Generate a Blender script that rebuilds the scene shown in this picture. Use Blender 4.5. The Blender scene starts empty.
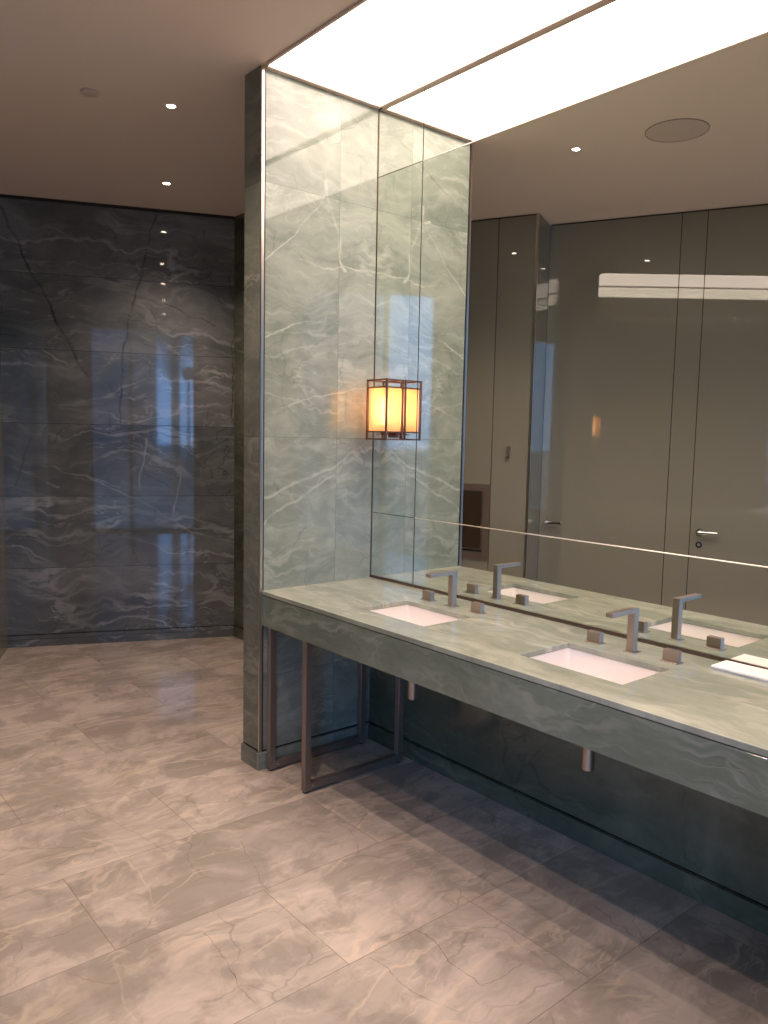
import bpy, bmesh, math, random
from mathutils import Vector, Matrix

random.seed(7)
S = bpy.context.scene
COL = S.collection

# ------------------------------------------------------------------ camera
def look_matrix(pos, yaw, pitch, roll):
    f = Vector((math.sin(yaw) * math.cos(pitch), math.cos(yaw) * math.cos(pitch), math.sin(pitch)))
    r = Vector((math.cos(yaw), -math.sin(yaw), 0))
    u = r.cross(f)
    r2 = r * math.cos(roll) + u * math.sin(roll)
    u2 = -r * math.sin(roll) + u * math.cos(roll)
    m = Matrix((r2, u2, -f)).transposed().to_4x4()
    m.translation = Vector(pos)
    return m

cam = bpy.data.cameras.new('camera')
cam.sensor_fit = 'VERTICAL'
cam.sensor_height = 32.0
cam.lens = 787.16 * 32.0 / 1024.0
cam.clip_start = 0.02
cam.clip_end = 400
cam_o = bpy.data.objects.new('camera', cam)
COL.objects.link(cam_o)
cam_o.matrix_world = look_matrix((-2.5616, -3.1635, 1.6099), 0.695408, -0.097554, 0.019930)
S.camera = cam_o

# ------------------------------------------------------------------ world, exposure, light levels
S.view_settings.view_transform = 'Standard'
S.view_settings.look = 'None'
S.view_settings.gamma = 1.0
S.view_settings.exposure = 0.0
S.view_settings.use_curve_mapping = False
PANEL_COL, PANEL_E = (1.0, 0.80, 0.69), 7.3
SPOT_COL, SPOT_W = (1.0, 0.73, 0.60), 85.0
LENS_E = 60.0
SCONCE_COL = (1.0, 0.50, 0.17)
SKY_COL, SKY_E = (0.20, 0.46, 1.0), 8.5
SUN_E = 3.0

w = bpy.data.worlds.new('world')
S.world = w
w.use_nodes = True
bgn = w.node_tree.nodes['Background']
bgn.inputs[0].default_value = (*SKY_COL, 1)
bgn.inputs[1].default_value = SKY_E

# corridor frame: n points right across the corridor, s runs along it, away from the camera
CX, CY = 0.39715, 0.91775
def W(n, s, z=0.0):
    return Vector((CY * n + CX * s, -CX * n + CY * s, z))

sun = bpy.data.lights.new('sun', 'SUN')
sun.energy = SUN_E
sun.angle = 0.01
sun.color = (1.0, 0.93, 0.84)
sun_o = bpy.data.objects.new('sun', sun)
COL.objects.link(sun_o)
sun_o.rotation_euler = Vector((CX * .75 - .55, CY * .75 + .2, 1.0)).to_track_quat('Z', 'Y').to_euler()   # stands behind the building, lights what faces it outdoors

portal = bpy.data.lights.new('window_portal', 'AREA')
portal.shape = 'RECTANGLE'
portal.size, portal.size_y = 1.60, 3.16
portal.cycles.is_portal = True
portal_o = bpy.data.objects.new('window_portal', portal)
COL.objects.link(portal_o)
portal_o.location = W(-1.215, -4.58, 1.60)
portal_o.rotation_euler = (-Vector((CX, CY, 0))).to_track_quat('Z', 'Y').to_euler()

try:
    S.cycles.use_denoising = True
    S.cycles.denoiser = 'OPENIMAGEDENOISE'
    S.cycles.denoising_input_passes = 'RGB_ALBEDO_NORMAL'
    S.cycles.max_bounces = 12
    S.cycles.glossy_bounces = 8
    S.cycles.diffuse_bounces = 5
    S.cycles.transmission_bounces = 8
    S.cycles.transparent_max_bounces = 12
    S.cycles.sample_clamp_indirect = 8.0
    S.cycles.blur_glossy = 0.0
except Exception:
    pass

# ------------------------------------------------------------------ node helpers
class NT:
    def __init__(s, name):
        s.m = bpy.data.materials.new(name)
        s.m.use_nodes = True
        s.t = s.m.node_tree
        s.n = s.t.nodes
        s.b = s.n['Principled BSDF']
        s.out = s.n['Material Output']
    def new(s, k, **kw):
        nd = s.n.new(k)
        for a, v in kw.items():
            setattr(nd, a, v)
        return nd
    def put(s, sock, v):
        if isinstance(v, bpy.types.NodeSocket):
            s.t.links.new(v, sock)
        elif v is not None:
            if sock.type == 'RGBA' and len(v) == 3:
                v = (*v, 1)
            sock.default_value = v
    def math(s, op, a, b=None, c=None, clamp=False):
        nd = s.new('ShaderNodeMath', operation=op, use_clamp=clamp)
        s.put(nd.inputs[0], a)
        if b is not None: s.put(nd.inputs[1], b)
        if c is not None: s.put(nd.inputs[2], c)
        return nd.outputs[0]
    def vm(s, op, a, b=None, scale=None):
        nd = s.new('ShaderNodeVectorMath', operation=op)
        s.put(nd.inputs[0], a)
        if b is not None: s.put(nd.inputs[1], b)
        if scale is not None: s.put(nd.inputs['Scale'], scale)
        return nd.outputs['Value'] if op in ('DOT_PRODUCT', 'LENGTH', 'DISTANCE') else nd.outputs['Vector']
    def noise(s, vec, scale, detail=4, rough=0.5, dist=0.0, color=False):
        nd = s.new('ShaderNodeTexNoise')
        s.put(nd.inputs['Vector'], vec)
        nd.inputs['Scale'].default_value = scale
        nd.inputs['Detail'].default_value = detail
        nd.inputs['Roughness'].default_value = rough
        nd.inputs['Distortion'].default_value = dist
        return nd.outputs['Color' if color else 'Fac']
    def ramp(s, f, pts):
        nd = s.new('ShaderNodeValToRGB')
        s.put(nd.inputs[0], f)
        e = nd.color_ramp.elements
        while len(e) < len(pts): e.new(0.5)
        for el, (p, c) in zip(e, pts):
            el.position = p
            el.color = (*c, 1) if not isinstance(c, (int, float)) else (c, c, c, 1)
        return nd.outputs[0]
    def mix(s, f, a, b, mode='MIX'):
        nd = s.new('ShaderNodeMix', data_type='RGBA', blend_type=mode)
        s.put(nd.inputs[0], f)
        s.put(nd.inputs[6], a)
        s.put(nd.inputs[7], b)
        return nd.outputs[2]
    def smooth(s, v, lo, hi):          # 1 below lo .. 0 above hi
        nd = s.new('ShaderNodeMapRange', interpolation_type='SMOOTHSTEP')
        s.put(nd.inputs[0], v)
        s.put(nd.inputs[1], lo)
        s.put(nd.inputs[2], hi)
        nd.inputs[3].default_value = 1.0
        nd.inputs[4].default_value = 0.0
        return nd.outputs[0]

def plain(name, col, rough=0.5, metal=0.0, coat=0.0, ior=1.5, bump=0.0, bscale=200, var=0.0, stretch=None, emit=None, estr=0):
    t = NT(name)
    b = t.b
    b.inputs['Roughness'].default_value = rough
    b.inputs['Metallic'].default_value = metal
    b.inputs['IOR'].default_value = ior
    b.inputs['Coat Weight'].default_value = coat
    b.inputs['Coat Roughness'].default_value = 0.0
    tc = t.new('ShaderNodeTexCoord').outputs['Object']
    vec = tc
    if stretch:
        mp = t.new('ShaderNodeMapping')
        t.put(mp.inputs['Vector'], tc)
        mp.inputs['Scale'].default_value = stretch
        vec = mp.outputs[0]
    f = t.noise(vec, bscale, 3, 0.6)
    c2 = tuple(max(0, x * (1 - var)) for x in col)
    c3 = tuple(min(1, x * (1 + var)) for x in col)
    t.put(b.inputs['Base Color'], t.mix(f, c2, c3))
    if bump:
        bp = t.new('ShaderNodeBump')
        bp.inputs['Strength'].default_value = bump
        bp.inputs['Distance'].default_value = 0.001
        t.put(bp.inputs['Height'], f)
        t.put(b.inputs['Normal'], bp.outputs[0])
    if emit:
        b.inputs['Emission Color'].default_value = (*emit, 1)
        b.inputs['Emission Strength'].default_value = estr
    return t.m

def stone(name, axis_u, axis_v, tile, off, dark, mid, light, vein, cracks=(), veins=(), rough=0.07,
          streak=25, brick=0.0, jw=0.0018, joint=(0.03, 0.03, 0.025), vein_amt=0.6, crack_amt=0.5, jcol_amt=0.8, seed=0.0, base_shadow_line=None, line_amt=(0.75, 0.8), scale=1.0, patch=0.35):
    """polished veined stone in slabs; axis_u/axis_v are world directions, tile = (w, h) of a slab, off = a joint's place"""
    t = NT(name)
    P = t.new('ShaderNodeNewGeometry').outputs['Position']
    u = t.vm('DOT_PRODUCT', P, axis_u)
    v = t.vm('DOT_PRODUCT', P, axis_v)
    # slab numbers
    vv = t.math('DIVIDE', t.math('SUBTRACT', v, off[1]), tile[1])
    row = t.math('FLOOR', vv)
    uu = t.math('DIVIDE', t.math('SUBTRACT', u, off[0]), tile[0])
    if brick:
        uu = t.math('ADD', uu, t.math('MULTIPLY', row, brick))
    colm = t.math('FLOOR', uu)
    fu = t.math('FRACT', uu)
    fv = t.math('FRACT', vv)
    du = t.math('MULTIPLY', t.math('MINIMUM', fu, t.math('SUBTRACT', 1.0, fu)), tile[0])
    dv = t.math('MULTIPLY', t.math('MINIMUM', fv, t.math('SUBTRACT', 1.0, fv)), tile[1])
    dj = t.math('MINIMUM', du, dv)
    jm = t.smooth(dj, jw * 0.5, jw * 1.5)
    rnd = t.new('ShaderNodeTexWhiteNoise', noise_dimensions='2D')
    cmb0 = t.new('ShaderNodeCombineXYZ')
    t.put(cmb0.inputs[0], colm)
    t.put(cmb0.inputs[1], row)
    t.put(rnd.inputs['Vector'], cmb0.outputs[0])
    rz = t.math('MULTIPLY', rnd.outputs['Value'], 3.0)
    cmb = t.new('ShaderNodeCombineXYZ')
    t.put(cmb.inputs[0], u)
    t.put(cmb.inputs[1], v)
    t.put(cmb.inputs[2], t.math('ADD', rz, seed))
    p = cmb.outputs[0]
    flat = t.new('ShaderNodeCombineXYZ')
    t.put(flat.inputs[0], u)
    t.put(flat.inputs[1], v)
    # warp
    wn = t.vm('SUBTRACT', t.noise(p, 1.3 * scale, 4, 0.55, color=True), (0.5, 0.5, 0.5))
    pw = t.vm('ADD', p, t.vm('SCALE', wn, scale=0.55 / scale))
    mp = t.new('ShaderNodeMapping')
    t.put(mp.inputs['Vector'], pw)
    mp.inputs['Rotation'].default_value = (0, 0, math.radians(streak))
    mp.inputs['Scale'].default_value = (0.6 * scale, 2.6 * scale, 1.0)
    ps = mp.outputs[0]
    f = t.noise(ps, 1.25, 9, 0.62, 0.4)
    base = t.ramp(f, [(0.30, dark), (0.47, mid), (0.62, light), (0.78, mid)])
    f2 = t.noise(ps, 5.0, 8, 0.7, 0.3)
    base = t.mix(0.55, base, t.mix(f2, dark, light), 'MIX')
    mpf = t.new('ShaderNodeMapping')
    t.put(mpf.inputs['Vector'], pw)
    mpf.inputs['Rotation'].default_value = (0, 0, math.radians(streak + 14))
    mpf.inputs['Scale'].default_value = (1.6 * scale, 9.0 * scale, 1.0)
    ff = t.noise(mpf.outputs[0], 1.6, 8, 0.68, 0.2)
    base = t.mix(t.math('MULTIPLY', t.math('SUBTRACT', 1.0, t.smooth(ff, 0.50, 0.70)), 0.55), base, light)
    fc = t.noise(pw, 2.4 * scale, 6, 0.65)
    base = t.mix(t.math('MULTIPLY', t.smooth(fc, 0.40, 0.56), patch), base, dark)
    # fine light veins: thin ridges of noise
    def ridge(vec, sc, det, lo, hi, rg=0.5):
        nn = t.noise(vec, sc, det, rg)
        return t.smooth(t.math('ABSOLUTE', t.math('SUBTRACT', nn, 0.5)), lo, hi)
    r1 = t.math('MULTIPLY', ridge(ps, 0.8, 5, 0.000, 0.022, 0.5), t.math('ADD', 0.15, t.noise(p, 7, 5)))
    r2 = t.math('MULTIPLY', ridge(ps, 2.0, 4, 0.000, 0.013, 0.5), t.noise(p, 11, 3))
    mk = t.math('SUBTRACT', 1.0, t.smooth(t.noise(p, 1.6 * scale, 2), 0.42, 0.58))
    vm_ = t.math('MAXIMUM', t.math('MULTIPLY', r1, t.math('ADD', t.math('MULTIPLY', mk, 0.7), 0.3)), t.math('MULTIPLY', r2, mk))
    base = t.mix(t.math('MULTIPLY', vm_, vein_amt), base, vein)
    # crackle: warped cell edges
    vo = t.new('ShaderNodeTexVoronoi', feature='DISTANCE_TO_EDGE')
    t.put(vo.inputs['Vector'], t.vm('ADD', pw, t.vm('SCALE', t.vm('SUBTRACT', t.noise(p, 6 * scale, 4, color=True), (.5, .5, .5)), scale=0.10 / scale)))
    vo.inputs['Scale'].default_value = 2.2 * scale
    ce = t.smooth(vo.outputs['Distance'], 0.001, 0.016)
    cm = t.math('SUBTRACT', 1.0, t.smooth(t.noise(p, 2.1 * scale, 3), 0.46, 0.60))
    base = t.mix(t.math('MULTIPLY', t.math('MULTIPLY', ce, cm), crack_amt), base, tuple(x * 0.45 for x in dark))
    # the slab's own named veins and cracks, drawn as wavering lines
    wob = t.vm('SCALE', t.vm('SUBTRACT', t.noise(flat.outputs[0], 5, 6, color=True), (0.5, 0.5, 0.5)), scale=0.10)
    q = t.vm('ADD', flat.outputs[0], wob)
    q = t.vm('MULTIPLY', q, (1, 1, 0))
    def lines(polys):
        d = None
        for pts, wd in polys:
            for a, b in zip(pts[:-1], pts[1:]):
                av = (a[0], a[1], 0)
                ba = (b[0] - a[0], b[1] - a[1], 0)
                L2 = ba[0] ** 2 + ba[1] ** 2
                pa = t.vm('SUBTRACT', q, av)
                h = t.math('MULTIPLY', t.vm('DOT_PRODUCT', pa, ba), 1.0 / L2, clamp=True)
                sc = t.new('ShaderNodeVectorMath', operation='SCALE')
                sc.inputs[0].default_value = ba
                t.put(sc.inputs['Scale'], h)
                dd = t.math('DIVIDE', t.vm('DISTANCE', pa, sc.outputs[0]), wd)
                d = dd if d is None else t.math('MINIMUM', d, dd)
        return d
    fray = t.math('MULTIPLY', t.noise(flat.outputs[0], 14, 6, 0.65), 2.6)
    lmask = t.math('ADD', 0.15, t.math('MULTIPLY', t.math('SUBTRACT', 1.0, t.smooth(t.noise(flat.outputs[0], 5.5, 5, 0.6), 0.38, 0.60)), 0.85))
    if veins:
        d = t.math('ADD', lines(veins), fray)
        base = t.mix(t.math('MULTIPLY', t.smooth(d, 1.0, 3.4), t.math('MULTIPLY', lmask, line_amt[0])), base, vein)
    if cracks:
        d = t.math('ADD', lines(cracks), fray)
        base = t.mix(t.math('MULTIPLY', t.smooth(d, 1.0, 2.8), t.math('MULTIPLY', t.math('ADD', 0.35, t.math('MULTIPLY', lmask, 0.65)), line_amt[1])), base, tuple(x * 0.30 for x in dark))
    tone = t.new('ShaderNodeHueSaturation')
    t.put(tone.inputs['Value'], t.math('ADD', 0.90, t.math('MULTIPLY', rnd.outputs['Value'], 0.20)))
    t.put(tone.inputs['Color'], base)
    base = tone.outputs[0]
    base = t.mix(t.math('MULTIPLY', jm, jcol_amt), base, joint)
    if base_shadow_line:  # thin shadow strip above the baseboard, painted into the stone colour
        bl = t.smooth(t.math('ABSOLUTE', t.math('SUBTRACT', v, base_shadow_line)), 0.002, 0.005)
        base = t.mix(bl, base, (0.01, 0.01, 0.008))
    t.put(t.b.inputs['Base Color'], base)
    t.put(t.b.inputs['Roughness'], t.math('ADD', t.math('MULTIPLY', f2, 0.03), rough))
    t.b.inputs['IOR'].default_value = 1.55
    bp = t.new('ShaderNodeBump')
    bp.inputs['Strength'].default_value = 0.35
    bp.inputs['Distance'].default_value = 0.0008
    t.put(bp.inputs['Height'], t.math('SUBTRACT', 1.0, jm))
    t.put(t.b.inputs['Normal'], bp.outputs[0])
    return t.m

# ------------------------------------------------------------------ mesh helpers
def obj(name, bm, mat, parent=None, bevel=0.0, seg=2, smooth=False):
    bmesh.ops.recalc_face_normals(bm, faces=bm.faces)
    me = bpy.data.meshes.new(name)
    if bevel:
        es = [e for e in bm.edges if e.is_manifold and e.calc_face_angle(0) > 0.6]
        bmesh.ops.bevel(bm, geom=es, offset=bevel, segments=seg, profile=0.5, affect='EDGES', clamp_overlap=True)
    bm.to_mesh(me)
    bm.free()
    for m in (mat if isinstance(mat, (list, tuple)) else [mat]):
        me.materials.append(m)
    if smooth:
        for p in me.polygons: p.use_smooth = True
    o = bpy.data.objects.new(name, me)
    COL.objects.link(o)
    if parent: o.parent = parent
    return o

def shade(o, ang=35):
    for p in o.data.polygons: p.use_smooth = True
    try:
        o.data.set_sharp_from_angle(angle=math.radians(ang))
    except Exception:
        pass
    return o

def box(bm, a, b, mi=0, M=None):
    (x0, y0, z0), (x1, y1, z1) = a, b
    vs = [Vector((x, y, z)) for x in (x0, x1) for y in (y0, y1) for z in (z0, z1)]
    if M is not None: vs = [M @ v for v in vs]
    v = [bm.verts.new(p) for p in vs]
    for f in ((0, 1, 3, 2), (4, 6, 7, 5), (0, 4, 5, 1), (2, 3, 7, 6), (0, 2, 6, 4), (1, 5, 7, 3)):
        fc = bm.faces.new([v[i] for i in f])
        fc.material_index = mi
    return v

def B(*boxes):
    bm = bmesh.new()
    for a, b in boxes: box(bm, a, b)
    return bm

def cyl(bm, c0, c1, r0, r1=None, n=24, cap=True):
    r1 = r0 if r1 is None else r1
    c0, c1 = Vector(c0), Vector(c1)
    d = (c1 - c0).normalized()
    t = Vector((1, 0, 0)) if abs(d.x) < 0.8 else Vector((0, 1, 0))
    a = d.cross(t).normalized(); b = d.cross(a)
    R0 = [bm.verts.new(c0 + (a * math.cos(2 * math.pi * i / n) + b * math.sin(2 * math.pi * i / n)) * r0) for i in range(n)]
    R1 = [bm.verts.new(c1 + (a * math.cos(2 * math.pi * i / n) + b * math.sin(2 * math.pi * i / n)) * r1) for i in range(n)]
    for i in range(n):
        bm.faces.new((R0[i], R0[(i + 1) % n], R1[(i + 1) % n], R1[i]))
    if cap:
        bm.faces.new(R0); bm.faces.new(R1)

def lathe(bm, prof, n=32, c=(0, 0, 0)):
    rings = []
    for r, z in prof:
        rings.append([bm.verts.new((c[0] + r * math.cos(2 * math.pi * i / n), c[1] + r * math.sin(2 * math.pi * i / n), c[2] + z)) for i in range(n)])
    for A, Bq in zip(rings[:-1], rings[1:]):
        for i in range(n):
            bm.faces.new((A[i], A[(i + 1) % n], Bq[(i + 1) % n], Bq[i]))
    if prof[0][0] > 1e-6: bm.faces.new(rings[0])
    if prof[-1][0] > 1e-6: bm.faces.new(rings[-1])
    bmesh.ops.remove_doubles(bm, verts=bm.verts, dist=1e-6)

def slab(bm, p0, p1, z0, z1, th):
    """upright wall slab from p0 to p1; its thickness goes to the right hand of p0->p1"""
    p0, p1 = Vector(p0).to_2d(), Vector(p1).to_2d()
    d = (p1 - p0).normalized()
    o = Vector((d.y, -d.x)) * th
    pts = [p0, p1, p1 + o, p0 + o]
    v = [bm.verts.new((p.x, p.y, z)) for z in (z0, z1) for p in pts]
    for f in ((0, 3, 2, 1), (4, 5, 6, 7), (0, 1, 5, 4), (1, 2, 6, 5), (2, 3, 7, 6), (3, 0, 4, 7)):
        bm.faces.new([v[i] for i in f])

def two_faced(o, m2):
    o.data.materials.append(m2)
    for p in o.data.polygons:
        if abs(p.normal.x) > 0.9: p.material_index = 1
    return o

def WALL(*segs):
    bm = bmesh.new()
    for s in segs: slab(bm, *s)
    return bm

def prism(pts, z0, z1):
    bm = bmesh.new()
    n = len(pts)
    lo = [bm.verts.new((p[0], p[1], z0)) for p in pts]
    hi = [bm.verts.new((p[0], p[1], z1)) for p in pts]
    f0 = bm.faces.new(lo); f1 = bm.faces.new(hi)
    for i in range(n): bm.faces.new((lo[i], lo[(i + 1) % n], hi[(i + 1) % n], hi[i]))
    bmesh.ops.triangulate(bm, faces=[f0, f1])
    return bm

def structure(o):
    o['kind'] = 'structure'
    return o
def tag(o, label, cat, group=None):
    o['label'] = label
    o['category'] = cat
    if group: o['group'] = group
    return o
def thing(name, label, cat, loc=(0, 0, 0), rotz=0.0, group=None):
    o = bpy.data.objects.new(name, None)
    COL.objects.link(o)
    o.location = loc
    o.rotation_euler = (0, 0, rotz)
    o.empty_display_size = 0.1
    return tag(o, label, cat, group)
def dup(root, loc, label):
    r = root.copy(); COL.objects.link(r); r.location = loc; r['label'] = label
    for ch in list(root.children):
        c = ch.copy(); COL.objects.link(c); c.parent = r
        for g in list(ch.children):
            d = g.copy(); COL.objects.link(d); d.parent = c
    return r
def xy(p): return (p[0], p[1])

ROT_C = math.atan2(-CX, CY)          # turns local +x to n, local +y to s

# ------------------------------------------------------------------ measures (metres)
H = 3.225         # ceiling
ZC = 0.87         # counter top
WP = 0.671        # depth of the vanity recess
NL = 3.28         # length of the recess
TP = 0.152        # thickness of the end piers
SB = 2.28         # back wall, along the corridor
SE = -4.60        # window wall behind the camera
NW1, NW2 = -2.12, -2.455   # glass wall: far run and near run
SJ = -0.21        # where it steps
n2 = lambda s: NW2 - 0.021 * (SJ - s)   # the near run is turned a little

# ------------------------------------------------------------------ materials
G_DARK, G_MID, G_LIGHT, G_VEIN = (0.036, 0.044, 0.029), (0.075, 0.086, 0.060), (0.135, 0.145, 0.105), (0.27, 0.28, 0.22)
Z = (0, 0, 1)
M_pier = stone('green_quartzite_pier', (1, 0, 0), Z, (0.437, 1.14), (-0.237, 1.59), (0.15, 0.185, 0.155), (0.27, 0.315, 0.275), (0.43, 0.465, 0.40), (0.62, 0.64, 0.56),
    veins=[([(-0.314, 2.794), (-0.271, 2.655), (-0.2, 2.408)], 0.006), ([(-0.463, 2.406), (-0.201, 2.427), (0.073, 2.423)], 0.003),
           ([(-0.668, 2.375), (-0.519, 2.506), (-0.308, 2.731)], 0.003), ([(-0.662, 1.293), (-0.364, 1.399), (-0.057, 1.567)], 0.006),
           ([(-0.661, 1.185), (-0.451, 1.29), (-0.274, 1.393)], 0.005), ([(-0.65, 2.053), (-0.346, 2.162)], 0.003), ([(-0.648, 1.691), (-0.369, 1.771), (0.001, 1.863)], 0.003)],
    cracks=[([(-0.66, 2.81), (-0.47, 2.91), (-0.09, 3.15)], 0.003)],
    streak=-22, jw=0.0011, joint=(0.10, 0.11, 0.09), jcol_amt=0.6, base_shadow_line=0.088, vein_amt=0.45, crack_amt=0.25, scale=1.7, rough=0.03, line_amt=(0.6, 0.6))
M_side = stone('green_quartzite_side_shaded', (0, 1, 0), Z, (2.0, 0.535), (-2.6, 0.52), G_DARK, G_MID, G_LIGHT, G_VEIN, streak=40, rough=0.04,  # the green stone, darkened to put the under-counter shade into its colour
    jw=0.0011, joint=(0.05, 0.055, 0.045), base_shadow_line=0.088, vein_amt=0.4, crack_amt=0.3, seed=3.1)
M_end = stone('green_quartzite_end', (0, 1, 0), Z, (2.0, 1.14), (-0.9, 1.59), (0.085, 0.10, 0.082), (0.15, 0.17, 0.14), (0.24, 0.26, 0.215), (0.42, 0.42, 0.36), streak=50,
    jw=0.0011, joint=(0.05, 0.055, 0.045), base_shadow_line=0.088, vein_amt=0.5, crack_amt=0.2, seed=6.4, scale=1.8, rough=0.05)
M_back = stone('quartzite_back_shaded_blue', (CY, -CX, 0), Z, (2.9, 0.53), (-2.6, 0.585), (0.056, 0.072, 0.076), (0.122, 0.140, 0.142), (0.22, 0.238, 0.238), (0.40, 0.42, 0.42),  # same stone as the pier, dim light and blue daylight painted into it
    cracks=[([(-2.09, 3.15), (-1.93, 2.76), (-1.72, 2.31), (-1.54, 1.98)], 0.011), ([(-1.05, 3.18), (-1.15, 2.82), (-1.27, 2.34), (-1.31, 2.05), (-1.32, 1.64)], 0.009),
            ([(-1.94, 1.52), (-2.05, 1.18)], 0.008), ([(-0.53, 2.77), (-0.49, 2.38), (-0.5, 1.66)], 0.006), ([(-0.99, 2.54), (-0.63, 2.41)], 0.005)],
    veins=[([(-2.0, 1.29), (-1.75, 1.19)], 0.006), ([(-1.78, 1.33), (-1.54, 1.25), (-1.11, 1.02), (-0.81, 0.84), (-0.44, 0.73)], 0.006),
           ([(-1.57, 1.27), (-1.34, 1.18)], 0.004), ([(-1.14, 1.55), (-1.19, 1.16)], 0.006), ([(-0.88, 1.31), (-0.95, 0.93)], 0.005)],
    streak=-20, rough=0.02, jw=0.0018, joint=(0.01, 0.012, 0.012), base_shadow_line=0.088, vein_amt=0.85, crack_amt=0.4, seed=8.3, scale=1.25)
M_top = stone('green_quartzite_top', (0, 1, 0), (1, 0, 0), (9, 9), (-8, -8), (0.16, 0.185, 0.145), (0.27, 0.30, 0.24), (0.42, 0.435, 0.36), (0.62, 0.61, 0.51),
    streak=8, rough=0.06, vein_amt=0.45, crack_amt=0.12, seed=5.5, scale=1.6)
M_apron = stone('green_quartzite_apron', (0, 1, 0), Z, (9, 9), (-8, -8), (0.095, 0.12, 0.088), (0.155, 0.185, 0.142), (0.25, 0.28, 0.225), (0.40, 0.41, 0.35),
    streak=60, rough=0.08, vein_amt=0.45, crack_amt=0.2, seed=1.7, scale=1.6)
M_floor = stone('beige_quartzite_floor', (1, 0, 0), (0, 1, 0), (1.06, 0.50), (-1.177, -1.38), (0.27, 0.245, 0.205), (0.46, 0.41, 0.36), (0.68, 0.59, 0.52), (0.76, 0.62, 0.48),
    cracks=[([(-1.07, -0.54), (-1.17, -0.89)], 0.0016), ([(-1.46, -0.96), (-1.47, -1.16), (-1.48, -1.34)], 0.0016), ([(-1.48, 0.16), (-1.39, -0.11), (-1.34, -0.4)], 0.0016),
            ([(-0.89, -1.39), (-0.92, -1.56), (-0.92, -1.71), (-0.76, -1.72)], 0.0016), ([(-1.12, -1.4), (-1.11, -1.56), (-1.05, -1.74)], 0.0016)],
    veins=[([(-1.47, -0.49), (-1.51, -0.73), (-1.33, -0.64), (-1.03, -0.69)], 0.003), ([(-1.39, -1.15), (-1.25, -1.13), (-1.18, -1.11)], 0.003),
           ([(-1.57, -0.13), (-1.49, -0.24), (-1.47, -0.49)], 0.0035), ([(-1.19, -1.14), (-1.14, -1.38)], 0.003), ([(-1.72, -0.92), (-1.76, -1.09), (-1.77, -1.22)], 0.003)],
    streak=14, brick=0.5, rough=0.05, jw=0.0013, joint=(0.18, 0.15, 0.12), jcol_amt=0.7, vein_amt=0.65, crack_amt=0.3, seed=2.2, scale=1.5, patch=0.6, line_amt=(0.5, 0.7))
M_ceil = plain('taupe_ceiling_paint', (0.84, 0.735, 0.645), 0.85, bump=0.1, bscale=60, var=0.015)
M_glass = plain('taupe_back_painted_glass', (0.235, 0.225, 0.18), 0.0, ior=1.80, bscale=1.5, var=0.03)
M_gap = plain('dark_gap', (0.018, 0.013, 0.010), 0.6, bscale=20, var=0.1)
M_flange = plain('taupe_flange', (0.66, 0.53, 0.46), 0.5, bscale=40, var=0.03)
M_bronze = plain('dark_bronze_trim', (0.16, 0.115, 0.09), 0.35, metal=0.8, bscale=80, var=0.1)
M_trimlight = plain('satin_nickel_trim', (0.62, 0.56, 0.50), 0.28, metal=1.0, bscale=90, var=0.05)
M_leg = plain('bronze_powder_coat', (0.25, 0.205, 0.175), 0.38, metal=0.6, bscale=120, var=0.08)
M_nickel = plain('brushed_nickel', (0.44, 0.365, 0.31), 0.42, metal=1.0, bump=0.15, bscale=60, var=0.06, stretch=(1, 1, 12))
M_chrome = plain('chrome', (0.80, 0.78, 0.75), 0.10, metal=1.0, bscale=60, var=0.02)
M_porc = plain('white_porcelain', (0.86, 0.80, 0.76), 0.12, coat=0.6, bscale=5, var=0.01)
M_towel = plain('white_terry_cloth', (0.84, 0.80, 0.76), 0.95, bump=0.9, bscale=260, var=0.06)
M_white = plain('painted_white_metal', (0.70, 0.64, 0.58), 0.5, bscale=40, var=0.02)
M_plate = plain('bronze_plate', (0.11, 0.075, 0.052), 0.30, metal=0.7, bscale=120, var=0.1, stretch=(1, 1, 8))
M_plate2 = plain('brown_bronze_frame', (0.20, 0.15, 0.12), 0.38, metal=0.5, bscale=120, var=0.1)
M_copper = plain('copper_bronze_frame', (0.19, 0.095, 0.065), 0.42, metal=0.7, bscale=100, var=0.08)

# mirror, silvered, with a trace of green in the glass
_t = NT('mirror_silver')
_t.b.inputs['Metallic'].default_value = 1.0
_t.b.inputs['Roughness'].default_value = 0.0
_n = _t.noise(_t.new('ShaderNodeTexCoord').outputs['Object'], 0.5, 1)
_t.put(_t.b.inputs['Base Color'], _t.mix(_n, (0.86, 0.885, 0.83), (0.87, 0.895, 0.84)))
M_mirror = _t.m

# thin clear pane: fresnel mix of see-through and reflection
def pane_mat(name, tint):
    t = NT(name)
    fr = t.new('ShaderNodeFresnel'); fr.inputs[0].default_value = 1.5
    tr = t.new('ShaderNodeBsdfTransparent'); tr.inputs[0].default_value = (*tint, 1)
    gl = t.new('ShaderNodeBsdfGlossy'); gl.inputs['Roughness'].default_value = 0.0
    mx = t.new('ShaderNodeMixShader')
    t.put(mx.inputs[0], fr.outputs[0])
    t.t.links.new(tr.outputs[0], mx.inputs[1])
    t.t.links.new(gl.outputs[0], mx.inputs[2])
    t.t.links.new(mx.outputs[0], t.out.inputs[0])
    return t.m
M_pane = pane_mat('clear_window_pane', (0.93, 0.96, 0.95))
M_lampglass = pane_mat('clear_lamp_glass', (0.95, 0.93, 0.90))

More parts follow.
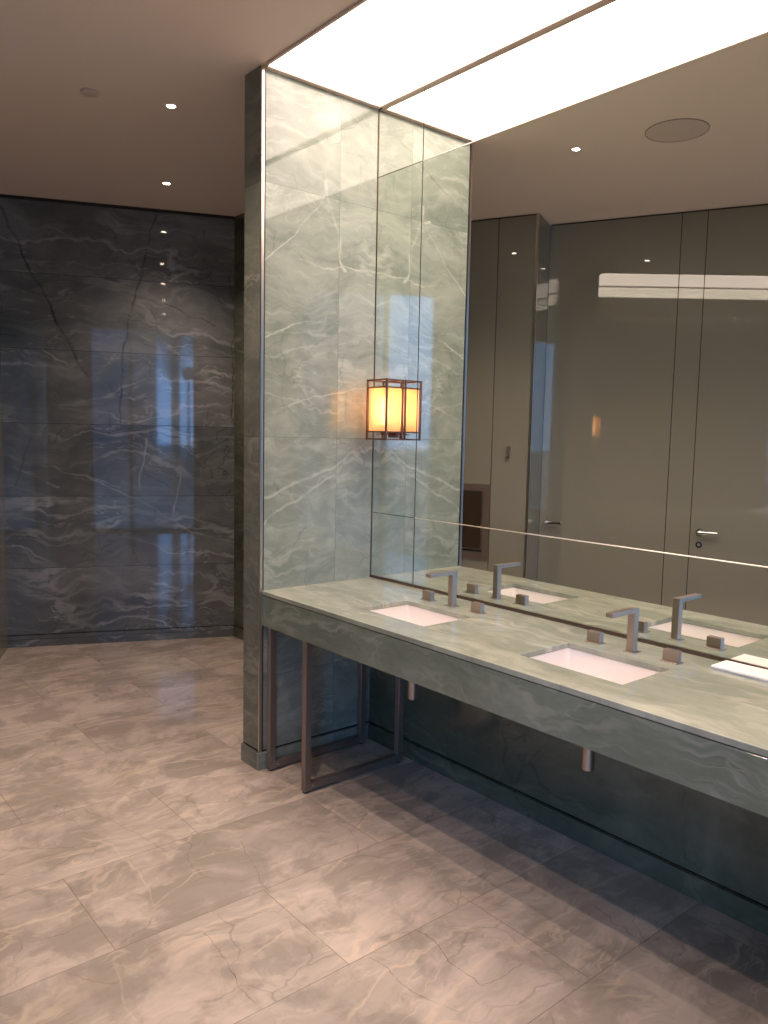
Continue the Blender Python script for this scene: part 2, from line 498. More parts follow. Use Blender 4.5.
def emis(name, col, e, var=0.0):
    t = NT(name)
    em = t.new('ShaderNodeEmission')
    n = t.noise(t.new('ShaderNodeTexCoord').outputs['Object'], 1.0, 2)
    t.put(em.inputs[0], t.mix(n, tuple(c * (1 - var) for c in col), col))
    em.inputs[1].default_value = e
    t.t.links.new(em.outputs[0], t.out.inputs[0])
    return t.m
M_panel = emis('luminous_stretch_panel', PANEL_COL, PANEL_E, 0.02)
M_lens = emis('downlight_lens', (1.0, 0.80, 0.66), LENS_E)
# lantern: parchment shade glowing round a tube lamp
M_bulb = emis('lantern_lamp', (1.0, 0.78, 0.50), 13.0)
_t = NT('lantern_shade')
_t.b.inputs['Base Color'].default_value = (0.9, 0.72, 0.5, 1)
_tl = _t.new('ShaderNodeBsdfTranslucent'); _tl.inputs[0].default_value = (0.95, 0.49, 0.22, 1)
_em = _t.new('ShaderNodeEmission'); _em.inputs[0].default_value = (*SCONCE_COL, 1); _em.inputs[1].default_value = 0.16
_mx = _t.new('ShaderNodeMixShader'); _mx.inputs[0].default_value = 0.75
_ad = _t.new('ShaderNodeAddShader')
_t.t.links.new(_t.b.outputs[0], _mx.inputs[1]); _t.t.links.new(_tl.outputs[0], _mx.inputs[2])
_tp = _t.new('ShaderNodeBsdfTransparent'); _tp.inputs[0].default_value = (1.0, 0.85, 0.6, 1)
_m2 = _t.new('ShaderNodeMixShader'); _m2.inputs[0].default_value = 0.10
_t.t.links.new(_mx.outputs[0], _m2.inputs[1]); _t.t.links.new(_tp.outputs[0], _m2.inputs[2])
_t.t.links.new(_m2.outputs[0], _ad.inputs[0]); _t.t.links.new(_em.outputs[0], _ad.inputs[1])
_t.t.links.new(_ad.outputs[0], _t.out.inputs[0])
M_shade = _t.m

# ------------------------------------------------------------------ room shell
outline = [xy(W(-2.70, SE - .12)), xy(W(0.86, SE - .12)), (-0.60, -3.43), (0.12, -3.43), (0.12, 0.10), (0.57, 0.10), (0.57, 2.30), xy(W(0.5, SB + .12)),
           xy(W(NW1 - .12, SB + .12)), xy(W(NW1 - .12, SJ + .02)), xy(W(-2.60, SJ + .02))]
structure(obj('floor', prism(outline, -0.08, 0.0), M_floor))
structure(obj('ceiling', prism(outline, H, H + 0.10), M_ceil))

# back wall, with its plinth
bw0, bw1 = W(NW1 - .1, SB), W(0.50, SB)
structure(obj('wall_back', WALL((bw0, bw1, 0, H, -0.10)), M_back))
# far right wall beyond the pier
XR = 0.46
yr = (SB - CX * XR) / CY
structure(obj('wall_right', WALL(((XR, yr + .05), (XR, TP), 0, H, -0.10), ((XR + .1, TP - .05), (-0.001, TP - .05), 0, H, 0.05)), M_side))
# recess: long wall and the two piers
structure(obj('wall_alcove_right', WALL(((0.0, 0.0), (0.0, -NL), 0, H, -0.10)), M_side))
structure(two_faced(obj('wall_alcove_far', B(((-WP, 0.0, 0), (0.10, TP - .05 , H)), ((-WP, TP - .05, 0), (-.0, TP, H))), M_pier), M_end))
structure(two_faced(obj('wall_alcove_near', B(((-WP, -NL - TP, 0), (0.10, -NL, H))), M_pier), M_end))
pn = W(0.747, -3.41)
structure(obj('wall_right_near', WALL((xy(W(0.747, -3.40)), xy(W(0.747, SE)), 0, H, -0.10)), M_glass))

def base(name, p0, p1, mat, ext0=0.0, ext1=0.0):
    p0, p1 = Vector(p0).to_2d(), Vector(p1).to_2d()
    d = (p1 - p0).normalized()
    return structure(obj(name, WALL((p0 - d * ext0, p1 + d * ext1, 0, 0.084, 0.013)), mat, bevel=0.0015, seg=1))
base('baseboard_back', W(NW1, SB), W(0.44, SB), M_back)
base('baseboard_right', (XR, yr - .01), (XR, TP), M_side)
base('baseboard_alcove_right', (0, -0.013), (0, -NL), M_side)
base('baseboard_alcove_far', (-WP, 0), (-0.013, 0), M_pier, ext0=0.013)
base('baseboard_pier_end', (-WP, TP), (-WP, 0.0), M_end)
# metal corner profile on the near corner of the far pier, ceiling flange trims
structure(obj('trim_1', B(((-WP - 0.003, -0.005, 0.088), (-WP + 0.011, 0.004, H - .001))), M_trimlight))
structure(obj('trim_2', B(((-WP + 0.013, -0.0035, 0.088), (-WP + 0.018, 0.004, H - .022))), M_gap))
structure(obj('trim_3', B(((-WP + 0.012, -0.030, H - 0.017), (-0.012, 0.0, H - .0005))), M_flange))
structure(obj('trim_11', B(((-0.028, -NL, H - 0.0185), (-0.0005, -0.0305, H - .0005))), M_flange))
structure(obj('trim_4', B(((-0.012, -NL, ZC + 0.0005), (-0.0005, 0.0, ZC + 0.014))), M_bronze))
structure(obj('trim_5', B(((-0.0085, -0.006, ZC + 0.0145), (-0.0005, -0.0005, H - .019))), M_bronze))
structure(obj('trim_6', WALL((W(NW1, SB - .0005), W(0.44, SB - .0005), H - 0.022, H - .0005, 0.008)), M_gap))

# back painted glass wall on the left, in two runs with a step between
bm = WALL((W(NW1 - .012, SB), W(NW1 - .012, SJ + .006), 0, H, 0.10), (W(NW2 - .012, SJ), W(n2(SE) - .012, SE), 0, H, 0.10), (W(NW2 - .1, SJ + .012), W(NW1 - .112, SJ + .012), 0, H, -0.09))
structure(obj('wall_left_core', bm, M_gap))
def run(n, s0, s1, g=0.003, z0=0.006, z1=H - 0.012, th=0.012):     # glass panel between s0 > s1
    na, nb = (n2(s0 - g), n2(s1 + g)) if n == NW2 else (n, n)
    return (W(na, s0 - g), W(nb, s1 + g), z0, z1, th)
bm = WALL(run(NW1, SB, 1.18), run(NW1, 1.18, 0.085), run(NW1, 0.085, SJ + .006), run(NW2, -1.15, -1.32), run(NW2, -2.26, -2.43), run(NW2, -3.37, -3.60), run(NW2, -3.60, SE))
slab(bm, W(NW1 - .006, SJ), W(NW2 + .006, SJ), 0.006, H - .012, 0.010)
structure(obj('wall_left', bm, M_glass))
# bronze edge profile at the step
structure(obj('trim_7', WALL((W(NW1 + .002, SJ + .014), W(NW1 + .002, SJ - .006), 0.0, H - .001, 0.014)), M_trimlight))

def lever(parent, s, n, sgn, lock):
    """lever handle on a round rose; local frame: x = n, y = s"""
    def L(a, b, z): return tuple(W(n + a, s + b, z))
    bm = bmesh.new()
    cyl(bm, L(0.0, 0, 0.955), L(0.008, 0, 0.955), 0.026)
    cyl(bm, L(0.006, 0, 0.955), L(0.050, 0, 0.955), 0.009)
    h = obj('door_handle', bm, M_chrome, parent)
    shade(h)
    bm = bmesh.new()
    Mx = Matrix.Translation(W(n + .044, s, 0.955)) @ Matrix.Rotation(ROT_C, 4, 'Z')
    box(bm, (-.008, min(-.012 * sgn, .125 * sgn), -.010), (.008, max(-.012 * sgn, .125 * sgn), .010), M=Mx)
    obj('lever', bm, M_chrome, h, bevel=0.004)
    if lock:
        bm = bmesh.new()
        cyl(bm, L(0.0, 0, 0.865), L(0.009, 0, 0.865), 0.022)
        k = shade(obj('door_lock', bm, M_chrome, parent))
        bm = bmesh.new()
        cyl(bm, L(0.009, 0, 0.865), L(0.013, 0, 0.865), 0.010)
        shade(obj('lock_cylinder', bm, M_nickel, k))

for k, (a, b, hs, sg) in enumerate(((SJ, -1.15, -0.27, -1), (-1.32, -2.26, -1.385, -1), (-2.43, -3.37, -2.50, -1))):
    d = structure(obj('door_%d' % (k + 1), WALL(run(NW2, a, b)), M_glass))
    lever(d, hs, n2(hs) + .0004, sg, k > 0)

# window wall behind the camera
wn0, wn1 = -2.02, -0.41
WT = H - 0.02
structure(obj('wall_front', WALL((W(NW2 - .2, SE), W(wn0, SE), 0, H, 0.12), (W(wn1, SE), W(0.80, SE), 0, H, 0.12), (W(wn0, SE), W(wn1, SE), WT, H, 0.12)), M_glass))
bm = WALL(*[(W(x0, SE + .01), W(x1, SE + .01), z0, z1, 0.07) for x0, x1, z0, z1 in ((wn0, wn0 + .045, 0, WT), (wn1 - .045, wn1, 0, WT), (wn0 + .045, wn1 - .045, 0, .05), (wn0 + .045, wn1 - .045, WT - .04, WT), (-1.44, -1.39, .05, WT - .04))])
wf = structure(obj('window_1', bm, M_bronze))
obj('pane', WALL((W(wn0 + .045, SE - .02), W(-1.44, SE - .02), .05, WT - .04, .006)), M_pane, wf)
obj('pane', WALL((W(-1.39, SE - .02), W(wn1 - .045, SE - .02), .05, WT - .04, .006)), M_pane, wf)

# ------------------------------------------------------------------ luminous ceiling over the vanity
bm = B(((-WP + .014, -NL, H - 0.010), (-0.0285, -0.031, H - 0.001)))
lp = thing('luminous_ceiling_panel', 'long glowing white light panel in the ceiling above the vanity counter', 'light panel', (-WP / 2, -NL / 2, H - .01))
inv = Matrix.Translation((WP / 2, NL / 2, -(H - .01)))
o = obj('diffuser', bm, M_panel, lp); o.data.transform(inv)
o = obj('edge_frame', B(((-WP + .002, -NL, H - 0.013), (-WP + .0135, -0.0305, H - 0.0005))), M_flange, lp); o.data.transform(inv)

# ------------------------------------------------------------------ mirrors on the long wall
zr = [(ZC + 0.0145, 1.2095), (1.2125, 2.8825), (2.8855, H - 0.019)]
yr_ = [(-0.3310, -0.007), (-NL + .002, -0.3370)]
names = [['narrow bottom mirror panel in the corner beside the stone pier, just above the counter', 'tall narrow middle mirror panel in the corner behind the glowing lantern', 'narrow top mirror panel in the corner under the light panel'],
         ['long low mirror strip directly behind the faucets', 'largest mirror panel, reflecting the doors opposite', 'wide top mirror panel reflecting the glowing ceiling']]
for c, (y0, y1) in enumerate(yr_):
    for r, (z0, z1) in enumerate(zr):
        tag(obj('wall_mirror', B(((-0.0065, y0, z0), (-0.0005, y1, z1))), M_mirror), names[c][r], 'mirror', 'mirror panels above the vanity')

structure(obj('trim_8', B(((-0.0060, -0.3369, ZC + .0145), (-0.0002, -0.3311, H - .019)), ((-0.0063, -0.3310, 1.2096), (-0.0002, -0.007, 1.2124)), ((-0.0063, -0.3310, 2.8826), (-0.0002, -0.007, 2.8854))), M_gap))
def bead(name, z):     # half-round bead in the joint between mirror rows
    bm = bmesh.new()
    n = 8
    prof = [(-0.0062 - .0036 * math.sin(math.pi * k / n), z - .0024 * math.cos(math.pi * k / n)) for k in range(n + 1)]
    prof = [(-0.0002, z - .0013)] + [(x, zz) for x, zz in prof] + [(-0.0002, z + .0013)]
    ends = []
    for y in (-NL + .002, -0.3371): ends.append([bm.verts.new((x, y, zz)) for x, zz in prof])
    m = len(prof)
    for k in range(m): bm.faces.new((ends[0][k], ends[0][(k + 1) % m], ends[1][(k + 1) % m], ends[1][k]))
    bm.faces.new(ends[0]); bm.faces.new(ends[1])
    return shade(structure(obj(name, bm, M_satin)), 60)
M_satin = plain('satin_steel_bead', (0.95, 0.90, 0.84), 0.30, metal=1.0, bscale=40, var=0.02)
bead('trim_9', 1.211)
bead('trim_10', 2.884)

# ------------------------------------------------------------------ vanity counter
DC = 0.660
sinks = (-0.752, -1.642, -2.535)
SW = 0.2025
sx0, sx1 = -0.505, -0.235
van = thing('vanity_counter', 'long green stone vanity counter with a deep apron under the mirrors', 'counter', (-DC / 2, -NL / 2, 0))
vinv = Matrix.Translation((DC / 2, NL / 2, 0))
bm = bmesh.new()
xs = [-DC, sx0, sx1, -0.001]
ys = [-NL + .001]
for yc in sorted(sinks): ys += [yc - SW, yc + SW]
ys.append(-0.001)
def grid_slab(bm, xs, ys, z0, z1, hole):
    nx, ny = len(xs), len(ys)
    V = {}
    def vert(i, j, k):
        if (i, j, k) not in V: V[(i, j, k)] = bm.verts.new((xs[i], ys[j], (z0, z1)[k]))
        return V[(i, j, k)]
    solid = lambda i, j: 0 <= i < nx - 1 and 0 <= j < ny - 1 and not hole(i, j)
    for i in range(nx - 1):
        for j in range(ny - 1):
            if not solid(i, j): continue
            for k in (0, 1):
                bm.faces.new([vert(i, j, k), vert(i + 1, j, k), vert(i + 1, j + 1, k), vert(i, j + 1, k)])
            for (di, dj, a, b) in ((-1, 0, (i, j), (i, j + 1)), (1, 0, (i + 1, j), (i + 1, j + 1)), (0, -1, (i, j), (i + 1, j)), (0, 1, (i, j + 1), (i + 1, j + 1))):
                if not solid(i + di, j + dj):
                    bm.faces.new([vert(*a, 0), vert(*b, 0), vert(*b, 1), vert(*a, 1)])
grid_slab(bm, xs, ys, ZC - 0.020, ZC, lambda i, j: i == 1 and j % 2 == 1)
o = obj('countertop', bm, M_top, van, bevel=0.0022, seg=2); o.data.transform(vinv); 
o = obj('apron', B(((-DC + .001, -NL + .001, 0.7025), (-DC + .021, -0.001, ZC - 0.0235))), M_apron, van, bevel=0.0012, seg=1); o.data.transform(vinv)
o = obj('support_rail', B(((-DC + .006, -NL + .001, ZC - .0235), (-DC + .020, -0.001, ZC - 0.0202)), ((-0.06, -NL + .001, ZC - .07), (-0.001, -0.001, ZC - 0.0202))), M_gap, van); o.data.transform(vinv)

def make_sink():
    root = thing('washbasin', '', 'sink', (0, 0, ZC), group='undermount washbasins in the counter')
    # bowl: rounded rectangle rings, inner then outer
    def ring(bm, hx, hy, r, z, n=6):
        out = []
        for cx, cy, a0 in ((hx - r, hy - r, 0), (-hx + r, hy - r, 90), (-hx + r, -hy + r, 180), (hx - r, -hy + r, 270)):
            for i in range(n + 1):
                a = math.radians(a0 + 90 * i / n)
                out.append(bm.verts.new((cx + r * math.cos(a), cy + r * math.sin(a), z)))
        return out
    hx, hy = (sx1 - sx0) / 2, SW
    bm = bmesh.new()
    spec = [(hx + .022, hy + .022, .02, -.0215), (hx + .003, hy + .003, .012, -.0215), (hx + .002, hy + .002, .018, -.030), (hx - .006, hy - .006, .030, -.110), (hx - .020, hy - .020, .035, -.130), (hx - .05, hy - .06, .03, -.136), (.024, .024, .0239, -.141)]
    rings = [ring(bm, *s) for s in spec]
    for A, Bq in zip(rings[:-1], rings[1:]):
        m = len(A)
        for i in range(m): bm.faces.new((A[i], A[(i + 1) % m], Bq[(i + 1) % m], Bq[i]))
    bm.faces.new(rings[-1])
    # outer shell
    spec2 = [(hx + .022, hy + .022, .02, -.0215), (hx + .022, hy + .022, .02, -.034), (hx + .010, hy + .010, .03, -.12), (hx - .01, hy - .01, .035, -.146), (.03, .03, .0299, -.152)]
    r2 = [ring(bm, *s) for s in spec2]
    for A, Bq in zip(r2[:-1], r2[1:]):
        m = len(A)
        for i in range(m): bm.faces.new((A[i], A[(i + 1) % m], Bq[(i + 1) % m], Bq[i]))
    bm.faces.new(r2[-1])
    bmesh.ops.remove_doubles(bm, verts=bm.verts, dist=1e-5)
    shade(obj('basin', bm, M_porc, root), 50)
    bm = bmesh.new()
    lathe(bm, [(0.0, -.1385), (.010, -.1385), (.019, -.1390), (.0225, -.1405), (.0225, -.143), (0.0, -.143)])
    shade(obj('drain', bm, M_chrome, root))
    bm = bmesh.new()
    lathe(bm, [(0.0, -.1525), (.021, -.1525), (.021, -.372), (.019, -.374), (0.0, -.374)], n=28)
    p = shade(obj('drain_pipe', bm, M_nickel, root))
    bm = bmesh.new()
    lathe(bm, [(.0212, -.26), (.027, -.262), (.027, -.285), (.0212, -.287)], n=28)
    shade(obj('pipe_collar', bm, M_chrome, p))
    return root
sk = make_sink()
sk.location = ((sx0 + sx1) / 2, sinks[0], ZC)
sk['label'] = 'white rectangular washbasin nearest the stone pier, sunk in the counter'
dup(sk, ((sx0 + sx1) / 2, sinks[1], ZC), 'white rectangular washbasin in the counter, the one nearer the folded towel')
dup(sk, ((sx0 + sx1) / 2, sinks[2], ZC), 'white rectangular washbasin beyond the folded towel, out at the near end')

def make_faucet():
    root = thing('faucet', '', 'faucet', (0, 0, ZC), group='square nickel faucets along the mirror')
    P = obj('spout_plate', B(((-.022, -.022, .0002), (.022, .022, .0032))), M_nickel, root, bevel=.0008, seg=1)
    bm = bmesh.new()
    # one bent square tube: upright and arm with outlet
    prof = [(-.014, .0032), (.013, .0032), (.013, .156), (-.148, .156), (-.148, .141), (-.014, .141)]
    a = [bm.verts.new((x, -.0135, z)) for x, z in prof]
    b = [bm.verts.new((x, .0135, z)) for x, z in prof]
    bm.faces.new(a); bm.faces.new(b)
    for i in range(len(prof)): bm.faces.new((a[i], a[(i + 1) % 6], b[(i + 1) % 6], b[i]))
    sp = obj('spout', bm, M_nickel, root, bevel=.0012, seg=2)
    bm = bmesh.new(); cyl(bm, (-.134, 0, .1412), (-.134, 0, .136), .008, .0075)
    shade(obj('aerator', bm, M_chrome, sp))
    for sg in (1, -1):
        h = obj('handle', B(((-.013, sg * .153 - .027, .0032), (.013, sg * .153 + .027, .041))), M_nickel, root, bevel=.0012, seg=2)
        obj('handle_plate', B(((-.021, sg * .153 - .034, .0002), (.021, sg * .153 + .034, .0031))), M_nickel, h, bevel=.0008, seg=1)
    return root
fc = make_faucet()
fc.location = (-.150, sinks[0] + .000, ZC)
fc['label'] = 'square brushed nickel faucet with two block handles, at the washbasin nearest the stone pier'
dup(fc, (-.152, sinks[1] - .007, ZC), 'square brushed nickel faucet with two block handles, next to the folded towel')
dup(fc, (-.152, sinks[2] - .007, ZC), 'square brushed nickel faucet at the washbasin beyond the folded towel')

# folded towel by the mirror: three soft layers
def towel():
    bm = bmesh.new()
    L, Wd = 0.30, 0.105
    layers = [(0.0006, .0068, .0), (.0074, .0136, .003)]
    for li, (z0, z1, ins) in enumerate(layers):
        nx, ny = 7, 22
        top, bot = [], []
        for i in range(nx):
            for j in range(ny):
                x = -Wd / 2 + ins + (Wd - 2 * ins) * i / (nx - 1)
                y = -L / 2 + ins + (L - 2 * ins) * j / (ny - 1)
                edge = min(i, nx - 1 - i, j, ny - 1 - j)
                rd = (.0022 if edge == 0 else 0)
                wv = .0006 * math.sin(x * 70 + y * 31 + li * 2) + .0005 * math.sin(y * 57)
                wx = .0012 * math.sin(y * 40 + li)
                top.append(bm.verts.new((x + wx, y, z1 - rd + (wv if edge else 0))))
                bot.append(bm.verts.new((x + wx, y, z0 + (rd * .6 if li else 0))))
        q = lambda A, i, j: A[i * ny + j]
        for i in range(nx - 1):
            for j in range(ny - 1):
                bm.faces.new((q(top, i, j), q(top, i + 1, j), q(top, i + 1, j + 1), q(top, i, j + 1)))
                bm.faces.new((q(bot, i, j), q(bot, i, j + 1), q(bot, i + 1, j + 1), q(bot, i + 1, j)))
        for j in range(ny - 1):
            bm.faces.new((q(top, 0, j), q(top, 0, j + 1), q(bot, 0, j + 1), q(bot, 0, j)))
            bm.faces.new((q(top, nx - 1, j), q(bot, nx - 1, j), q(bot, nx - 1, j + 1), q(top, nx - 1, j + 1)))
        for i in range(nx - 1):
            bm.faces.new((q(top, i, 0), q(bot, i, 0), q(bot, i + 1, 0), q(top, i + 1, 0)))
            bm.faces.new((q(top, i, ny - 1), q(top, i + 1, ny - 1), q(bot, i + 1, ny - 1), q(bot, i, ny - 1)))
    # rounded fold closing the layers on the front long side
    cyl(bm, (-Wd / 2 + .004, -L / 2 + .004, .0070), (-Wd / 2 + .004, L / 2 - .004, .0070), .0062, n=14)
    return bm
tw = shade(obj('folded_towel', towel(), M_towel), 60)
tw.location = (-0.067, -2.07, ZC)
tag(tw, 'folded white towel lying on the counter against the mirror at the right', 'towel')

# bronze leg frames under the pier end of the counter
def leg_frame(y, label):
    r = thing('counter_leg_frame', label, 'table leg', (-0.355, y, 0), group='bronze leg frames under the counter')
    x0, x1, t = -0.29, 0.29, 0.032
    h = 0.7020
    obj('leg', B(((x0, -t / 2, .008), (x0 + t, t / 2, h))), M_leg, r, bevel=.0015, seg=1)
    obj('leg', B(((x1 - t, -t / 2, .008), (x1, t / 2, h))), M_leg, r, bevel=.0015, seg=1)
    obj('floor_bar', B(((x0 + t, -t / 2, .012), (x1 - t, t / 2, .012 + t))), M_leg, r, bevel=.0015, seg=1)
    obj('top_bar', B(((x0 + t, -t / 2, h - t), (x1 - t, t / 2, h))), M_leg, r, bevel=.0015, seg=1)
    for x in (x0 + t / 2, x1 - t / 2):
        bm = bmesh.new(); lathe(bm, [(0, 0), (.011, 0), (.012, .002), (.012, .008), (0, .008)], n=18, c=(x, 0, 0))
        shade(obj('foot', bm, M_gap, r))
    bm = bmesh.new(); cyl(bm, (x0 + t + .012, -t / 2, .03), (x0 + t + .012, -t / 2 - .004, .03), .006, .004, n=16)
    shade(obj('fixing_screw', bm, M_chrome, r))
    return r
leg_frame(-0.040, 'square bronze leg frame standing right against the stone pier under the counter')
leg_frame(-0.338, 'square bronze leg frame under the counter, the one farther from the stone pier')

# ------------------------------------------------------------------ lantern sconce on the mirror
sc = thing('wall_lantern', 'glowing rectangular lantern in a copper frame mounted on the corner mirror', 'wall lamp', (-0.066, -0.163, 1.585))
lx, ly, lh = 0.0505, 0.0735, 0.295
b_ = 0.0042
bm = bmesh.new()
for sx in (-1, 1):
    for sy in (-1, 1):
        box(bm, (sx * lx - b_ , sy * ly - b_, 0), (sx * lx + b_, sy * ly + b_, lh))
for z in (b_, .040, lh - .040, lh - b_):
    hb = b_ * .85
    for sy in (-1, 1): box(bm, (-lx + b_, sy * ly - hb, z - hb), (lx - b_, sy * ly + hb, z + hb))
    for sx in (-1, 1): box(bm, (sx * lx - hb, -ly + b_, z - hb), (sx * lx + hb, ly - b_, z + hb))
obj('lantern_frame', bm, M_copper, sc)
bm = bmesh.new()
g = .004
box(bm, (-lx + g + .003, -ly + g + .003, .0), (lx - g - .003, ly - g - .003, lh))
bmesh.ops.delete(bm, geom=[f for f in bm.faces if abs(f.normal.z) > .5] if False else [], context='FACES')
for v in bm.verts: v.co.z = .042 if v.co.z < .1 else lh - .042
bm.faces.ensure_lookup_table()
bm.normal_update()
bmesh.ops.delete(bm, geom=[f for f in bm.faces if abs(sum((f.verts[i].co.z for i in range(4))) / 4 - f.verts[0].co.z) < 1e-5], context='FACES_ONLY')
sh = obj('lamp_shade', bm, M_shade, sc)
bm = bmesh.new()
lathe(bm, [(0, .0745), (.010, .0745), (.017, .085), (.019, .14), (.017, .20), (.009, .212), (0, .214)], n=24)
bmesh.ops.recalc_face_normals(bm, faces=bm.faces)
shade(obj('bulb', bm, M_bulb, sc))
bm = bmesh.new()
cyl(bm, (0, 0, .028), (0, 0, .074), .015, n=20)
box(bm, (-.012, -.014, .030), (lx + .0085, .014, .038))
box(bm, (lx - .0005, -.03, .012), (lx + .0088, .03, .06))
box(bm, (-lx + b_, -.0025, .026), (lx - b_, .0025, .030))
obj('lamp_holder', bm, M_copper, sc)
bl = bpy.data.lights.new('lantern_light', 'POINT')
bl.energy = 0.35; bl.color = (1.0, 0.58, 0.26); bl.shadow_soft_size = 0.03
blo = bpy.data.objects.new('lantern_light', bl); COL.objects.link(blo)
blo.parent = sc; blo.location = (0, 0, .235)

# ------------------------------------------------------------------ downlights
def make_downlight():
    r = thing('downlight', '', 'ceiling light', (0, 0, H), group='row of recessed ceiling downlights')
    bm = bmesh.new()
    lathe(bm, [(.021, -.0005), (.021, -.004), (.034, -.003), (.040, -.0005)], n=32)
    shade(obj('trim_ring', bm, M_ceil, r))
    bm = bmesh.new()
    lathe(bm, [(0, -.0006), (.0205, -.0006), (.0205, -.0022), (.010, -.0034), (0, -.0036)], n=28)
    o = shade(obj('lens', bm, M_lens, r))
    return r
dl = make_downlight()
dls = [(-0.99, 1.62, 'far recessed ceiling downlight closest to the dark back wall'), (-0.99, 0.33, 'recessed ceiling downlight second from the dark back wall'),
       (-0.965, -0.75, 'recessed ceiling downlight opposite the vanity, seen only in the large mirror'), (-0.94, -1.92, 'recessed ceiling downlight fourth from the back wall, seen only in reflections'),
       (-0.92, -3.08, 'recessed ceiling downlight nearest the window wall, seen only in reflections')]
for i, (n, s, lab) in enumerate(dls):
    loc = W(n, s, H)
    if i == 0: dl.location = loc; dl['label'] = lab; r = dl
    else: r = dup(dl, loc, lab)
    L = bpy.data.lights.new('downlight_beam', 'SPOT')
    L.energy = SPOT_W; L.color = SPOT_COL; L.spot_size = math.radians(115); L.spot_blend = 0.9; L.shadow_soft_size = 0.02
    lo = bpy.data.objects.new('downlight_beam', L); COL.objects.link(lo)
    lo.location = loc - Vector((0, 0, .012))

# ceiling speaker and sprinkler cover
bm = bmesh.new(); lathe(bm, [(0, -.004), (.150, -.004), (.155, -.003), (.155, -.0004)], n=48)
sp = thing('ceiling_speaker', 'large flush round speaker grille in the ceiling, seen in the mirror', 'speaker', W(-0.91, -1.29, H))
shade(obj('grille', bm, plain('grille_paint', (0.66, 0.57, 0.50), 0.8, bscale=300, var=0.08), sp))
bm = bmesh.new(); lathe(bm, [(.1553, -.0004), (.1553, -.0045), (.160, -.0045), (.160, -.0004)], n=48)
shade(obj('rim', bm, plain('grille_rim', (0.36, 0.30, 0.25), 0.6, bscale=30, var=0.02), sp))
bm = bmesh.new(); lathe(bm, [(0, -.012), (.040, -.012), (.043, -.010), (.043, -.0004)], n=36)
sprk = shade(obj('sprinkler_cover', bm, plain('cover_paint', (0.68, 0.59, 0.51), 0.6, bscale=30, var=0.02)))
tag(sprk, 'small round sprinkler cover in the ceiling left of the downlights', 'sprinkler')
sprk.location = W(-1.37, 0.29, H)

# ------------------------------------------------------------------ fittings on the glass wall (seen in the mirror)
def onwall(name, label, cat, n, s, z):
    t = thing(name, label, cat, W(n, s, z), ROT_C)
    return t
dp = onwall('towel_dispenser', 'recessed dark bronze dispenser panel in the glass wall, seen in the mirror', 'dispenser', NW1, 0.315, 0.67)
fr_w, fr_h, fb = 0.225, 0.58, 0.052
bm = B(((.0004, -fr_w, 0), (.010, -fr_w + fb, fr_h)), ((.0004, fr_w - fb, 0), (.010, fr_w, fr_h)), ((.0004, -fr_w + fb, 0), (.010, fr_w - fb, fb)), ((.0004, -fr_w + fb, fr_h - fb), (.010, fr_w - fb, fr_h)))
obj('dispenser_frame', bm, M_plate2, dp)
dd = obj('dispenser_door', B(((.0004, -fr_w + fb + .004, fb + .022), (.006, fr_w - fb - .004, fr_h - fb - .004))), M_plate, dp, bevel=.001, seg=1)
obj('door_edge', B(((.006, -fr_w + fb + .004, fb + .022), (.0085, -fr_w + fb + .010, fr_h - fb - .004)), ((.006, -fr_w + fb + .010, fb + .022), (.0085, fr_w - fb - .004, fb + .028))), M_trimlight, dd)
obj('dispenser_slot', B(((.0004, -fr_w + fb + .004, fb + .004), (.003, fr_w - fb - .004, fb + .018))), M_gap, dp)
sw = onwall('wall_hook', 'small bronze hook on the glass wall above the dispenser, seen in the mirror', 'hook', NW1, -0.045, 1.46)
obj('hook_plate', B(((.0004, -.016, 0), (.005, .016, .085))), M_plate2, sw, bevel=.001, seg=1)
obj('hook_peg', B(((.005, -.010, .008), (.034, .010, .022)), ((.026, -.010, .022), (.034, .010, .040))), M_plate2, sw, bevel=.001, seg=1)

# ------------------------------------------------------------------ outdoors, seen through the window in reflections
M_pave = plain('pale_paving', (0.15, 0.15, 0.14), 0.8, bscale=4, var=0.15)
M_fac = plain('grey_render', (0.14, 0.145, 0.16), 0.8, bscale=1, var=0.08)
M_facw = plain('white_render', (0.72, 0.72, 0.70), 0.8, bscale=1, var=0.05)
M_bglass = plain('dark_blue_glazing', (0.05, 0.08, 0.12), 0.08, bscale=1, var=0.2)
M_trunk = plain('palm_bark', (0.20, 0.15, 0.11), 0.9, bump=0.5, bscale=14, var=0.3, stretch=(1, 1, 4))
M_leaf = plain('palm_leaf', (0.06, 0.11, 0.035), 0.6, bscale=8, var=0.3)
M_pole = plain('dark_pole_paint', (0.05, 0.05, 0.06), 0.5, bscale=8, var=0.1)
gm = prism([xy(W(-60, SE - .13)), xy(W(-60, -90)), xy(W(60, -90)), xy(W(60, SE - .13))], -0.20, -0.10)
structure(obj('ground', gm, M_pave))

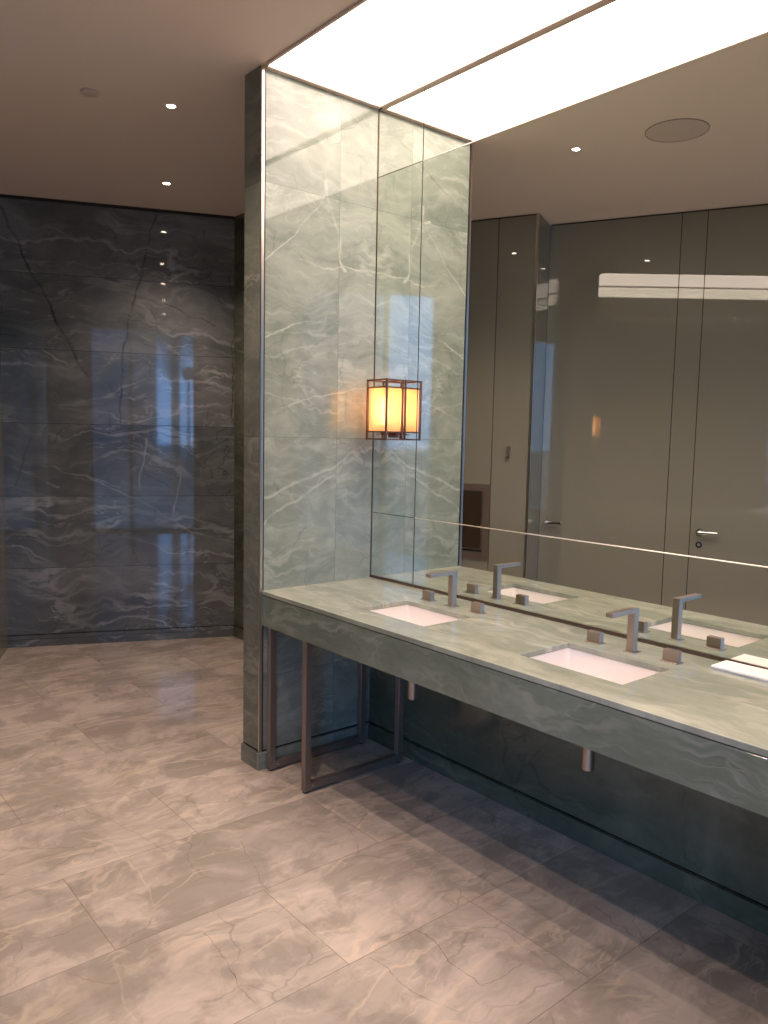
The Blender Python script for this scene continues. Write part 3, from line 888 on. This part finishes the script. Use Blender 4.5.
def building(name, label, n0, n1, s0, s1, h, fl, mat, bands):
    r = thing(name, label, 'building', W((n0 + n1) / 2, (s0 + s1) / 2, -0.10), ROT_C)
    hx, hy = (n1 - n0) / 2, (s1 - s0) / 2
    obj('facade', B(((-hx, -hy, 0), (hx, hy, h))), mat, r)
    k = int(h / fl)
    for i in range(k):
        z = i * fl
        wb = obj('window_band', B(((-hx + .4, hy, z + 1.0), (hx - .4, hy + .06, z + fl - .35))), M_bglass, r)
        if bands:
            obj('balcony', B(((-hx, hy + .06, z + fl - .30), (hx, hy + 1.3, z + fl - .12)), ((-hx, hy + 1.22, z + fl - .12), (hx, hy + 1.3, z + fl + .75))), M_facw, r)
    obj('roof_parapet', B(((-hx - .1, -hy - .1, h), (hx + .1, hy + .1, h + .5))), M_facw if bands else mat, r)
building('office_building', 'grey office building across the terrace, mirrored in the dark back wall', -6.3, -0.91, -34, -22, 16, 3.3, M_fac, False)
building('apartment_building', 'apartment building with white balconies, mirrored at the left edge of the back wall', 3.1, 14, -44, -30, 24, 3.0, M_fac, True)

def palm(n, s, h):
    r = thing('palm_tree', 'palm tree outside the window, mirrored in the dark back wall', 'tree', W(n, s, -0.10))
    bm = bmesh.new()
    prof = [(.20, 0), (.16, .3), (.12, 1.0), (.11, h * .5), (.10, h * .8), (.14, h * .93), (.08, h)]
    lathe(bm, prof, n=14)
    shade(obj('trunk', bm, M_trunk, r))
    bm = bmesh.new()
    rnd = random.Random(3)
    for k in range(18):
        az = 2 * math.pi * k / 18 + rnd.uniform(-.1, .1)
        el = rnd.uniform(-.2, 1.1)
        L = rnd.uniform(1.6, 2.1)
        pts = []
        for i in range(9):
            q = i / 8
            rr = L * q * math.cos(el * (1 - q * .6))
            zz = h + L * q * math.sin(el) * (1 - .2 * q) - 1.3 * q * q
            pts.append(Vector((rr * math.cos(az), rr * math.sin(az), zz)))
        side = Vector((-math.sin(az), math.cos(az), 0))
        for i in range(8):
            a, b = pts[i], pts[i + 1]
            for sg in (-1, 1):
                for m in range(3):
                    p = a.lerp(b, m / 3)
                    q = (i + m / 3) / 8
                    wl = .55 * math.sin(math.pi * min(1, q * .9 + .1)) + .05
                    tip = p + side * sg * wl + (b - a).normalized() * wl * .5 - Vector((0, 0, wl * .45))
                    p2 = a.lerp(b, m / 3 + .28)
                    v = [bm.verts.new(x) for x in (p, p2, tip)]
                    v2 = [bm.verts.new(x - Vector((0, 0, .012))) for x in (p, p2, tip)]
                    bm.faces.new(v); bm.faces.new(v2[::-1])
                    for e in range(3): bm.faces.new((v[e], v2[e], v2[(e + 1) % 3], v[(e + 1) % 3]))
    obj('fronds', bm, M_leaf, r)
palm(-0.50, -13.0, 4.5)
lpst = thing('street_lamp', 'slim lamp post with a round head outside the window, mirrored in the back wall', 'street lamp', W(-0.04, -16.0, -0.10))
bm = bmesh.new(); lathe(bm, [(.09, 0), (.09, .1), (.045, .16), (.035, 3.2), (.05, 3.25), (0, 3.25)], n=16)
shade(obj('pole', bm, M_pole, lpst))
bm = bmesh.new(); lathe(bm, [(0, 3.2), (.14, 3.26), (.20, 3.42), (.14, 3.58), (0, 3.64)], n=20)
shade(obj('lamp_head', bm, M_pole, lpst))
